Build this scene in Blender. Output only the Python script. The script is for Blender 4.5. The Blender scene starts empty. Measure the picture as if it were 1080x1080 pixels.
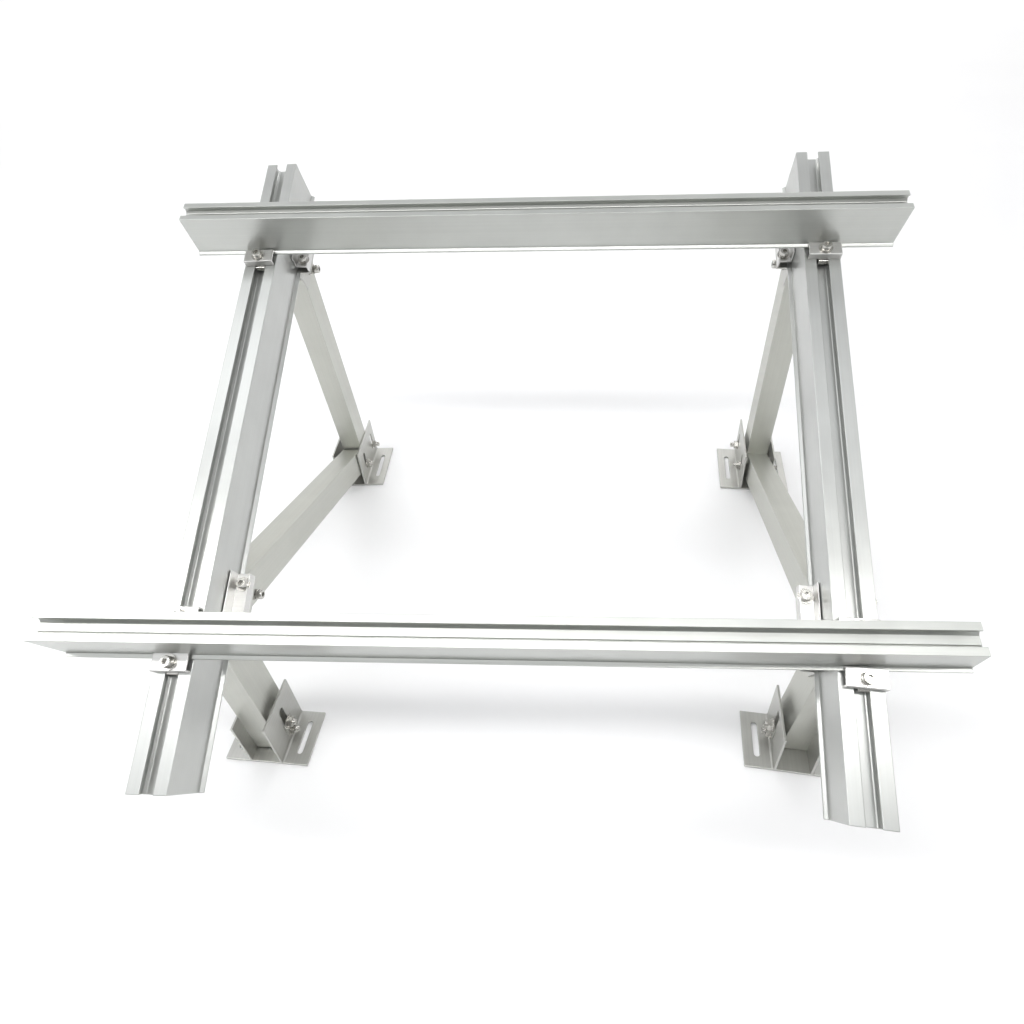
import bpy, bmesh, math
from mathutils import Matrix, Vector, Euler

scene = bpy.context.scene
col = scene.collection

# ------------------------------------------------------------------ materials
def nodes(name):
    m = bpy.data.materials.new(name); m.use_nodes = True
    nt = m.node_tree
    return m, nt, nt.nodes['Principled BSDF']

def metal(name, base, rough, metallic, axis=1, streak=0.022, bump=0.01, blotch=0.03):
    """extruded / milled aluminium: fine die lines along `axis` of the part, soft cloudy tone changes"""
    m, nt, b = nodes(name)
    N = nt.nodes; L = nt.links
    tc = N.new('ShaderNodeTexCoord')
    mp = N.new('ShaderNodeMapping')
    sc = [420.0, 420.0, 420.0]; sc[axis] = 2.0
    mp.inputs['Scale'].default_value = sc
    L.new(tc.outputs['Object'], mp.inputs['Vector'])
    n1 = N.new('ShaderNodeTexNoise'); n1.inputs['Scale'].default_value = 1.0
    n1.inputs['Detail'].default_value = 3.0
    L.new(mp.outputs['Vector'], n1.inputs['Vector'])
    n2 = N.new('ShaderNodeTexNoise'); n2.inputs['Scale'].default_value = 22.0
    n2.inputs['Detail'].default_value = 4.0
    L.new(tc.outputs['Object'], n2.inputs['Vector'])
    a = N.new('ShaderNodeMapRange')
    a.inputs['To Min'].default_value = 1 - streak; a.inputs['To Max'].default_value = 1 + streak
    a.inputs['From Min'].default_value = .3; a.inputs['From Max'].default_value = .7
    L.new(n1.outputs['Fac'], a.inputs['Value'])
    c = N.new('ShaderNodeMapRange')
    c.inputs['From Min'].default_value = .3; c.inputs['From Max'].default_value = .7
    c.inputs['To Min'].default_value = 1 - blotch; c.inputs['To Max'].default_value = 1 + blotch
    L.new(n2.outputs['Fac'], c.inputs['Value'])
    mu = N.new('ShaderNodeMath'); mu.operation = 'MULTIPLY'
    L.new(a.outputs['Result'], mu.inputs[0]); L.new(c.outputs['Result'], mu.inputs[1])
    vm = N.new('ShaderNodeVectorMath'); vm.operation = 'SCALE'
    vm.inputs[0].default_value = base
    L.new(mu.outputs[0], vm.inputs['Scale'])
    L.new(vm.outputs['Vector'], b.inputs['Base Color'])
    r = N.new('ShaderNodeMapRange')
    r.inputs['To Min'].default_value = rough - .03; r.inputs['To Max'].default_value = rough + .05
    L.new(n2.outputs['Fac'], r.inputs['Value'])
    L.new(r.outputs['Result'], b.inputs['Roughness'])
    b.inputs['Metallic'].default_value = metallic
    bp = N.new('ShaderNodeBump'); bp.inputs['Strength'].default_value = bump
    bp.inputs['Distance'].default_value = 0.0006
    L.new(n1.outputs['Fac'], bp.inputs['Height'])
    L.new(bp.outputs['Normal'], b.inputs['Normal'])
    return m

ALU_Y = metal('satin_aluminium_along_y', (.525, .534, .518), .31, .80, 1)
ALU_X = metal('satin_aluminium_along_x', (.520, .531, .508), .31, .80, 0)
ALU_Z = metal('satin_aluminium_along_z', (.535, .54, .50), .38, .78, 2)
PLATE = metal('bracket_aluminium', (.515, .515, .49), .34, .80, 1, .05)
CLIP = metal('clip_aluminium', (.66, .655, .64), .30, .85, 0, .04)
STEEL = metal('stainless_steel', (.60, .59, .56), .24, 1.0, 2, .03, 0, .08)
DARK = metal('bolt_socket_shadow_steel', (.08, .08, .08), .5, .8, 2, .03, 0)

def floor_material():
    m, nt, b = nodes('white_floor_paint')
    N = nt.nodes; L = nt.links
    tc = N.new('ShaderNodeTexCoord')
    n = N.new('ShaderNodeTexNoise'); n.inputs['Scale'].default_value = 1.7
    L.new(tc.outputs['Object'], n.inputs['Vector'])
    cr = N.new('ShaderNodeValToRGB')
    cr.color_ramp.elements[0].color = (.885, .885, .895, 1)
    cr.color_ramp.elements[1].color = (.915, .915, .918, 1)
    L.new(n.outputs['Fac'], cr.inputs['Fac'])
    L.new(cr.outputs['Color'], b.inputs['Base Color'])
    b.inputs['Roughness'].default_value = .9
    b.inputs['Specular IOR Level'].default_value = .0
    return m
FLOOR = floor_material()

# ------------------------------------------------------------------ building helpers
WORLD = {}
def place(name, me, mat, parent, M):
    o = bpy.data.objects.new(name, me); col.objects.link(o)
    if mat and not me.materials: me.materials.append(mat)
    WORLD[o] = M.copy()
    if parent:
        o.parent = parent
        o.matrix_basis = WORLD[parent].inverted() @ M
    else:
        o.matrix_basis = M
    return o

def bevel(o, w, seg=2, ang=35):
    b = o.modifiers.new('edge_rounding', 'BEVEL'); b.width = w; b.segments = seg
    b.limit_method = 'ANGLE'; b.angle_limit = math.radians(ang)
    b.harden_normals = False

def mesh(bm, name, smooth=False):
    bmesh.ops.recalc_face_normals(bm, faces=bm.faces)
    me = bpy.data.meshes.new(name); bm.to_mesh(me); bm.free()
    if smooth:
        for p in me.polygons: p.use_smooth = True
        me.set_sharp_from_angle(angle=math.radians(35))
    return me

def prism(bm, loops, f0, f1):
    """solid between end 0 and end 1 with the section `loops` (first outer, others holes);
    f0/f1 turn a section point into a 3-D point"""
    ends = []
    for f in (f0, f1):
        vs = [[bm.verts.new(f(*p)) for p in lp] for lp in loops]
        ends.append(vs)
    caps = []
    for vs in ends:
        ed = []
        for lp in vs:
            for i in range(len(lp)):
                ed.append(bm.edges.new((lp[i], lp[(i + 1) % len(lp)])))
        caps.append(ed)
    for a, b in zip(*ends):
        n = len(a)
        for i in range(n):
            bm.faces.new((a[i], a[(i + 1) % n], b[(i + 1) % n], b[i]))
    for ed in caps:
        bmesh.ops.triangle_fill(bm, edges=ed, use_beauty=True)

def box(bm, x0, x1, y0, y1, z0, z1):
    c = [(x, y, z) for x in (x0, x1) for y in (y0, y1) for z in (z0, z1)]
    v = [bm.verts.new(p) for p in c]
    for f in ((0, 1, 3, 2), (4, 6, 7, 5), (0, 4, 5, 1), (2, 3, 7, 6), (0, 2, 6, 4), (1, 5, 7, 3)):
        bm.faces.new([v[i] for i in f])

def slot_loop(cx, cy, length, width, seg=8, vertical=True):
    """rounded slot outline"""
    r = width / 2; h = length / 2 - r
    pts = []
    for k in range(seg + 1):
        a = math.pi * k / seg; pts.append((r * math.cos(a), h + r * math.sin(a)))
    for k in range(seg + 1):
        a = math.pi + math.pi * k / seg; pts.append((r * math.cos(a), -h + r * math.sin(a)))
    if not vertical: pts = [(-y, x) for x, y in pts]
    return [(cx + x, cy + y) for x, y in pts]

def circle(r, n, ph=0):
    return [(r * math.cos(2 * math.pi * k / n + ph), r * math.sin(2 * math.pi * k / n + ph)) for k in range(n)]

# ------------------------------------------------------------------ measured layout (metres)
TH = 0.45652
HALF = 0.0220          # half width of a sloped rail
RAIL_H = 0.0683
RAIL_L = 0.8518
ORIGIN = {'l': Vector((-.350, -.01481, .22586)), 'r': Vector((.350, .04788, .19928))}
YAW = {'l': .08016, 'r': -.01338}
SLOPE = {'l': .45652, 'r': .45576}

def rail_frame(s):     # local x across, y up the slope, z out of the top face
    return Matrix.Translation(ORIGIN[s]) @ Matrix.Rotation(YAW[s], 4, 'Z') @ Matrix.Rotation(SLOPE[s], 4, 'X')
def plumb_frame(s):    # local x across, y level along the rail, z up from the floor
    return Matrix.Translation((ORIGIN[s].x, ORIGIN[s].y, 0)) @ Matrix.Rotation(YAW[s], 4, 'Z')

root = bpy.data.objects.new('mounting_frame', None); col.objects.link(root)
root.empty_display_size = .1
ROOT_M = Matrix.Translation((-.03, .45, 0))
root.matrix_basis = ROOT_M; WORLD[root] = ROOT_M
root['label'] = 'silver aluminium solar panel mounting frame with two cross rails bolted over two sloping rails'
root['category'] = 'mounting frame'

# ------------------------------------------------------------------ rails
def rail_section(hw, h, ow, depth, lip, t=.0022, lip_t=.0026, lip_up=.0034, under=.0028, lt=.0026, slope=.0008, groove=False, fil=.0016):
    """open undercut slot in the top, hollow chamber below, outward lips at the foot"""
    r = ow / 2; q = r + under
    o = [(-hw, 0), (-r, 0), (-r, -lt), (-q, -lt), (-q, -depth + .003), (-q + .003, -depth),
         (q - .003, -depth), (q, -depth + .003), (q, -lt), (r, -lt), (r, 0), (hw, 0)]
    if groove:             # fine groove added in the slot floor to draw a dark line
        k = o.index((-q + .003, -depth)) + 1
        g = -r + .0028
        o[k:k] = [(g, -depth), (g + .0003, -depth - .0014), (g + .0014, -depth - .0014), (g + .0017, -depth)]
    L = hw + lip
    # foot lips slope outwards a little, so they pick up the ceiling light
    o += [(hw, -h + lip_t + fil), (hw + lip * .35, -h + lip_t + slope), (L, -h + lip_t - slope), (L, -h)]
    o += [(-L, -h), (-L, -h + lip_t - slope), (-hw - lip * .35, -h + lip_t + slope), (-hw, -h + lip_t + fil)]
    i = [(-hw + t, -depth - t), (hw - t, -depth - t), (hw - t, -h + t + .001), (-hw + t, -h + t + .001)]
    return [o, i]

sec = rail_section(HALF, RAIL_H, .0146, .0135, .0044)
for s in 'lr':
    bm = bmesh.new()
    prism(bm, sec, lambda x, z: (x, 0, z), lambda x, z: (x, RAIL_L, z))
    o = place('sloped_rail', mesh(bm, 'sloped_rail'), ALU_Y, root, rail_frame(s))
    bevel(o, .0007)

def cross_frame(u, dv, roll):
    a = rail_frame('l') @ Vector((0, u, 0)); b = rail_frame('r') @ Vector((0, u + dv, 0))
    d = (b - a).normalized(); ro = TH + roll
    n = Vector((0, -math.sin(ro), math.cos(ro))); n = (n - d * n.dot(d)).normalized()
    v = n.cross(d); mid = (a + b) / 2
    M = Matrix((d, v, n)).transposed().to_4x4(); M.translation = mid
    return M

CW = .0152
for u, dv, roll, h, a, b, sk, sd in ((.15169, .00924, -.0656, .0590, -.4900, .4505, (.0110, .0135), .0135),
                                 (.69719, -.00088, -.05115, .0630, -.4708, .4688, (0, 0), .0100)):
    bm = bmesh.new()
    near = sd > .012
    cs = rail_section(CW + (.0008 if near else 0), h - .0006, .0150 if near else .0140, sd, .0046 if near else .0040, t=.0018, under=.0016, fil=.0004 if near else .0016,
                      slope=.0001 if near else .0008, groove=near)
    # ends are sawn a touch out of square on the lower rail
    prism(bm, cs, lambda y, z: (a + sk[0] * (-z / h), y, h + z + .0004), lambda y, z: (b + sk[1] * (-z / h), y, h + z + .0004))
    o = place('cross_rail', mesh(bm, 'cross_rail'), ALU_X, root, cross_frame(u, dv, roll))
    bevel(o, .0006)

# ------------------------------------------------------------------ fasteners (shared meshes), axis +z, seat at z = 0
def cap_bolt_mesh(r=.0062, h=.0075):
    bm = bmesh.new()
    n = 28
    rings = [(r * .97, 0), (r, .0004), (r, h - .0012), (r * .9, h)]
    prev = None
    for rr, z in rings:
        ring = [bm.verts.new((x, y, z)) for x, y in circle(rr, n)]
        if prev:
            for i in range(n): bm.faces.new((prev[i], prev[(i + 1) % n], ring[(i + 1) % n], ring[i]))
        else: bm.faces.new(ring)
        prev = ring
    inner = [bm.verts.new((x, y, h)) for x, y in circle(r * .55, 6, .3)]
    ed = [bm.edges.get((prev[i], prev[(i + 1) % n])) for i in range(n)]
    ed += [bm.edges.new((inner[i], inner[(i + 1) % 6])) for i in range(6)]
    bmesh.ops.triangle_fill(bm, edges=ed, use_beauty=True)
    low = [bm.verts.new((v.co.x, v.co.y, h - .0042)) for v in inner]
    for i in range(6): bm.faces.new((inner[i], inner[(i + 1) % 6], low[(i + 1) % 6], low[i]))
    bm.faces.new(low)
    return mesh(bm, 'bolt', True)
def ring_mesh(name, ro, ri, t, n=28, nut=False):
    bm = bmesh.new()
    prism(bm, [circle(ro, 6 if nut else n), circle(ri, n)], lambda x, y: (x, y, 0), lambda x, y: (x, y, t))
    return mesh(bm, name, True)
def stud_mesh(r, l):
    bm = bmesh.new(); n = 20
    prev = None
    k = 0; z = 0
    rings = []
    while z < l - .001:
        rings += [(r, z), (r * .92, z + .0006)]; z += .0012
    rings += [(r, l - .001), (r * .75, l)]
    for rr, zz in rings:
        ring = [bm.verts.new((x, y, zz)) for x, y in circle(rr, n)]
        if prev:
            for i in range(n): bm.faces.new((prev[i], prev[(i + 1) % n], ring[(i + 1) % n], ring[i]))
        else: bm.faces.new(ring)
        prev = ring
    bm.faces.new(prev)
    return mesh(bm, 'threaded_stud', True)
CAP = cap_bolt_mesh(); WASH = ring_mesh('washer', .0088, .0040, .0013); WASHS = ring_mesh('washer', .0068, .0034, .0010)
NUT = ring_mesh('nut', .0074, .0034, .0058, 20, True); STUD = stud_mesh(.0040, .013)

BOLTS = [0]
def cap_bolt(parent, M, z=0):
    BOLTS[0] += 1        # every bolt was tightened to its own angle
    T = M @ Matrix.Translation((0, 0, z)) @ Matrix.Rotation(1.37 * BOLTS[0], 4, 'Z')
    b = place('bolt', CAP, STEEL, parent, T @ Matrix.Translation((0, 0, .0012)))
    place('washer', WASH, STEEL, parent, T)
    return b
def nut_and_stud(parent, M, k=1.0, st=STUD):
    place('washer', WASH, STEEL, parent, M)
    place('nut', NUT, STEEL, parent, M @ Matrix.Translation((0, 0, .0013)) @ Matrix.Rotation(.4 * k, 4, 'Z'))
    place('threaded_stud', st, STEEL, parent, M @ Matrix.Translation((0, 0, -.001)))

# ------------------------------------------------------------------ tubes (legs and braces)
def tube(name, s, p0, p1, depth, mat, cut0=0, cut1=0, hw=.0182, x0=0):
    """square tube in the plumb plane under rail s; p = (y, z) of the centre line"""
    a = Vector((x0, p0[0], p0[1])); b = Vector((0, p1[0], p1[1])); L = (b - a).length
    d = (b - a).normalized(); xv = (Vector((1, 0, 0)) - d * d.x).normalized(); yv = xv.cross(d)
    M = Matrix((xv, -yv, d)).transposed().to_4x4()
    # keep it right-handed
    if M.to_3x3().determinant() < 0: M = Matrix((xv, yv, d)).transposed().to_4x4()
    M.translation = a
    h = depth / 2; t = .0021
    o = [(-hw, -h), (hw, -h), (hw, h), (-hw, h)]
    i = [(-hw + t, -h + t), (hw - t, -h + t), (hw - t, h - t), (-hw + t, h - t)]
    bm = bmesh.new()
    prism(bm, [o, i], lambda x, y: (x, y, cut0 * y / h), lambda x, y: (x, y, L + cut1 * y / h))
    ob = place(name, mesh(bm, name), mat, root, plumb_frame(s) @ M)
    bevel(ob, .0009, 2)
    return ob

LAY = {
 'l': dict(rear=((.770, .010), (.706, .455)), brace=((.728, .046), (.236, .240)), front=((.186, .006), (.186, .213)),
           fr=(-.4215, .74417, .0980), ff=(-.3565, .1660, .0270)),
 'r': dict(rear=((.742, .008), (.711, .428)), brace=((.716, .0325), (.240, .2085)), front=((.199, .006), (.186, .188)),
           fr=(.35872, .78251, -.03155), ff=(.33988, .23046, -.03267)),
}
for s in 'lr':
    d = LAY[s]; P = plumb_frame(s).inverted()
    def off(key, y):      # how far the foot sits beside the rail's plumb plane at this distance
        fx, fy, a = d[key]
        c = P @ Vector((fx, fy, 0)); aa = a - YAW[s]
        return .65 * (c.x - math.tan(aa) * (y - c.y))
    tube('rear_leg', s, d['rear'][0], d['rear'][1], .044, ALU_Z, x0=off('fr', d['rear'][0][0]))
    tube('diagonal_brace', s, d['brace'][0], d['brace'][1], .046, ALU_Z, x0=off('fr', d['brace'][0][0]))
    tube('front_leg', s, d['front'][0], d['front'][1], .050, ALU_Z, x0=off('ff', d['front'][0][0]))

# ------------------------------------------------------------------ foot brackets
def foot_mesh(depth, height, half, outer, upslots, base_slot):
    t = .0035; bm = bmesh.new(); hd = depth / 2
    fx = (half + outer) / 2 + .001
    base = [(-outer, -hd), (outer, -hd), (outer, hd), (-outer, hd)]
    prism(bm, [base, slot_loop(fx, 0, base_slot, .0078), slot_loop(-fx, 0, base_slot, .0078)],
          lambda x, y: (x, y, 0), lambda x, y: (x, y, t))
    for sg in (-1, 1):
        up = [(-hd, t), (hd, t), (hd, height), (-hd, height)]
        holes = [slot_loop(yy, zz, ll, ww) for yy, zz, ll, ww in upslots]
        prism(bm, [up] + holes, lambda y, z: (sg * (half - .003), y, z), lambda y, z: (sg * half, y, z))
        # small rounded fillet at the root of the upright
        f = [(half, t), (half + .0028, t), (half + .0009, t + .0009), (half, t + .0028)]
        prism(bm, [f], lambda x, z: (sg * x, -hd + .0002, z), lambda x, z: (sg * x, hd - .0002, z))
    return mesh(bm, 'foot_bracket')

FM = {'r': foot_mesh(.114, .079, .0258, .0602, [(-.026, .041, .034, .0105), (.036, .041, .034, .0105)], .066),
      'ffr': foot_mesh(.077, .076, .0236, .0592, [(.003, .047, .042, .0110)], .048),
      'ffl': foot_mesh(.077, .086, .0236, .0592, [(.003, .047, .042, .0110)], .048)}
SQW = None
def sq_washer():
    bm = bmesh.new()
    prism(bm, [[(-.0105, -.0105), (.0105, -.0105), (.0105, .0105), (-.0105, .0105)], circle(.0038, 20)],
          lambda x, y: (x, y, 0), lambda x, y: (x, y, .0014))
    return mesh(bm, 'square_washer')
SQW = sq_washer()
LONG = stud_mesh(.0042, .015)
for s in 'lr':
    for k, key in (('r', 'fr'), ('f', 'ff')):
        x, y, a = LAY[s][key]
        M = Matrix.Translation((x, y, 0)) @ Matrix.Rotation(a, 4, 'Z')
        fb = place('foot_bracket', FM['r' if k == 'r' else 'ff' + s], PLATE, root, M)
        bevel(fb, .0006)
        for sg in (-1, 1):
            RX = Matrix.Rotation(sg * math.pi / 2, 4, 'Y')
            if k == 'r':
                spots = [(-.024, .030), (.037, .031)]
            else:
                spots = [(.004, .036), (.004, .0185)]
            for i, (yy, zz) in enumerate(spots):
                B = M @ Matrix.Translation((sg * (.0259 if k == 'r' else .0237), yy, zz)) @ RX
                if k == 'r':
                    nut_and_stud(fb, B, 1 + i, LONG)
                else:
                    if i == 0: place('square_washer', SQW, PLATE, fb, M @ Matrix.Translation((sg * .0237, .004, .029)) @ RX)
                    B = B @ Matrix.Translation((0, 0, .0015))
                    nut_and_stud(fb, B, 1 + i)

# ------------------------------------------------------------------ brackets under the rails that take the leg and brace tops
XL = stud_mesh(.0040, .0100)
def support(s, u0, u1, bolt_us, nut_u):
    F = rail_frame(s)
    bm = bmesh.new()
    top = -RAIL_H - .0006
    box(bm, -.0400, .0400, u0, u1, top - .003, top)
    for sg in (-1, 1):
        x0, x1 = sorted((sg * .0195, sg * .0225))
        box(bm, x0, x1, u0, u1, top - .0405, top - .003)
    sb = place('support_bracket', mesh(bm, 'support_bracket'), PLATE, root, F)
    bevel(sb, .0005)
    for sg in (-1, 1):
        bm = bmesh.new()
        # cross-section of the clamping strip: tall inner rim, flat land, short outer rim resting on the bracket
        pr = [(.0230, -.0372), (.0244, -.0372), (.0244, -.0560), (.0378, -.0560), (.0378, -.0545), (.0398, -.0545),
              (.0398, top + .0003), (.0378, top + .0003), (.0378, -.0585), (.0230, -.0585)]
        prism(bm, [pr], lambda x, z: (sg * x, u0 + .001, z), lambda x, z: (sg * x, u1 - .001, z))
        c = place('clamp_strip', mesh(bm, 'clamp_strip'), CLIP, sb, F); bevel(c, .0004)
        for u in bolt_us:
            cap_bolt(sb, F @ Matrix.Translation((sg * .0333, u, -.0559)))
        if s == 'r' and sg < 0 and u0 < .2: continue      # no bolt head on that side of the near right joint
        B = F @ Matrix.Translation((sg * .0226, nut_u, -.098)) @ Matrix.Rotation(sg * math.pi / 2, 4, 'Y')
        place('washer', WASH, STEEL, sb, B); place('washer', WASH, STEEL, sb, B @ Matrix.Translation((0, 0, .0015)))
        place('nut', NUT, STEEL, sb, B @ Matrix.Translation((0, 0, .0030)) @ Matrix.Rotation(.3, 4, 'Z'))
        place('threaded_stud', XL, STEEL, sb, B)
        place('bolt', CAP, STEEL, sb, B @ Matrix.Translation((0, 0, .0092)))
    return sb
for s in 'lr':
    support(s, .1450, .2400, (.2262,), .2235)
    support(s, .7030, .7560, (.7150,), .7336)

# ------------------------------------------------------------------ clips holding the cross rails down on the sloped rails
def clip_mesh(w=.0400):
    bm = bmesh.new()
    # section in (y, z): front leg, flat top, small lip hooking over the foot of the cross rail
    pr = [(0, 0), (.0022, 0), (.0022, .0068), (.0180, .0068), (.0180, .0056), (.0196, .0056), (.0196, .0095), (.0008, .0095), (0, .0088)]
    prism(bm, [pr], lambda y, z: (-w / 2, y, z), lambda y, z: (w / 2, y, z))
    return mesh(bm, 'rail_clip')
CLIPM = clip_mesh()
def tnut_mesh():
    bm = bmesh.new(); box(bm, -.0066, .0066, -.002, .016, -.008, -.001)
    return mesh(bm, 'slot_nut')
TNUT = tnut_mesh()
def clip(s, u, x=0, flip=False, tilt=0):
    F = rail_frame(s) @ Matrix.Translation((x, u, .0003))
    if flip: F = F @ Matrix.Rotation(math.pi, 4, 'Z')
    c = place('rail_clip', CLIPM, CLIP, root, F @ Matrix.Rotation(tilt, 4, 'Z')); bevel(c, .0004)
    cap_bolt(c, F @ Matrix.Translation((0, .0095, .0096)))
    n = place('slot_nut', TNUT, STEEL, c, F); bevel(n, .0006)
    return c
clip('l', .1175, .000)
clip('r', .1235, .003)
clip('l', .6605, .000)
clip('r', .6605, .002)
clip('l', .1865, .000, True)
clip('r', .1925, .001, True)

# ------------------------------------------------------------------ floor
bm = bmesh.new()
v = [bm.verts.new(p) for p in ((-60, -40, 0), (60, -40, 0), (60, 80, 0), (-60, 80, 0))]
bm.faces.new(v)
fl = place('floor', mesh(bm, 'floor'), FLOOR, None, Matrix.Identity(4)); fl['kind'] = 'structure'
fl.location.z = -.0006

# ------------------------------------------------------------------ light: one ceiling tube, added fill panels and rows + soft ambient
w = bpy.data.worlds.new('World'); scene.world = w; w.use_nodes = True
nt = w.node_tree; N = nt.nodes; L = nt.links
bg = N['Background']
tc = N.new('ShaderNodeTexCoord'); sp = N.new('ShaderNodeSeparateXYZ')
L.new(tc.outputs['Generated'], sp.inputs[0])
cr = N.new('ShaderNodeValToRGB')
e = cr.color_ramp.elements
e[0].position = 0.0; e[0].color = (.55, .56, .54, 1)
e[1].position = 1.0; e[1].color = (1.0, 1.0, 1.02, 1)
m1 = cr.color_ramp.elements.new(.25); m1.color = (.62, .62, .60, 1)
L.new(sp.outputs['Z'], cr.inputs['Fac'])
L.new(cr.outputs['Color'], bg.inputs['Color'])
bg.inputs['Strength'].default_value = .25

def tube_or_fill(x, y, per_metre, length=6.0, width=.10, z=2.74, color=(1, .997, .99)):
    d = bpy.data.lights.new('tube_or_fill_light', 'AREA'); d.shape = 'RECTANGLE'
    d.size = length; d.size_y = width; d.energy = per_metre * length; d.color = color
    o = bpy.data.objects.new('tube_or_fill_light', d); col.objects.link(o)
    o.location = (x, y, z)
COOL = (.965, .98, 1)
tube_or_fill(.1, -.36, 7.6, 7.0, .12, 2.0)
tube_or_fill(-1.3, -1.3, 5.0, 5.0, .8, color=COOL)  # added soft panel, brightens the front ends of the rail tops
tube_or_fill(-2.1, .55, 6.0, 4.6, .9, color=COOL)  # added panel reflected in the left sloped rail's top
tube_or_fill(1.5, .55, 2.8, 2.4, .9, color=COOL)  # weaker added panel for the right sloped rail's top
tube_or_fill(0, 2.0, 2.4, 6.0, .5, color=COOL)  # added panel that lifts the far cross rail's top
tube_or_fill(4.2, .9, 4.0, 4.0, .5)  # added strip to whiten the floor on the right
for y, p, l in ((-3.4, 5, 8), (3.0, 7, 9), (5.0, 7, 12), (7.0, 8, 16), (9.5, 10, 22), (12.5, 12, 30), (16.5, 16, 40), (22, 24, 56)):  # added rows that keep the floor white into the distance
    tube_or_fill(-1.5, y, p, l)

# ------------------------------------------------------------------ camera
cam = bpy.data.cameras.new('camera'); co = bpy.data.objects.new('camera', cam); col.objects.link(co)
co.location = (.10093, -.25186, .88833)
co.rotation_euler = Euler((.87534, .07664, .14950), 'XYZ')
cam.sensor_width = 36; cam.lens = 712.478 / 1080 * 36
cam.shift_x = 8.2 / 1080; cam.shift_y = -57.92 / 1080
cam.clip_start = .02; cam.clip_end = 300
scene.camera = co

scene.view_settings.view_transform = 'Standard'
scene.view_settings.look = 'None'
scene.view_settings.exposure = 0
scene.render.engine = 'CYCLES'
scene.cycles.max_bounces = 8
scene.cycles.use_denoising = True
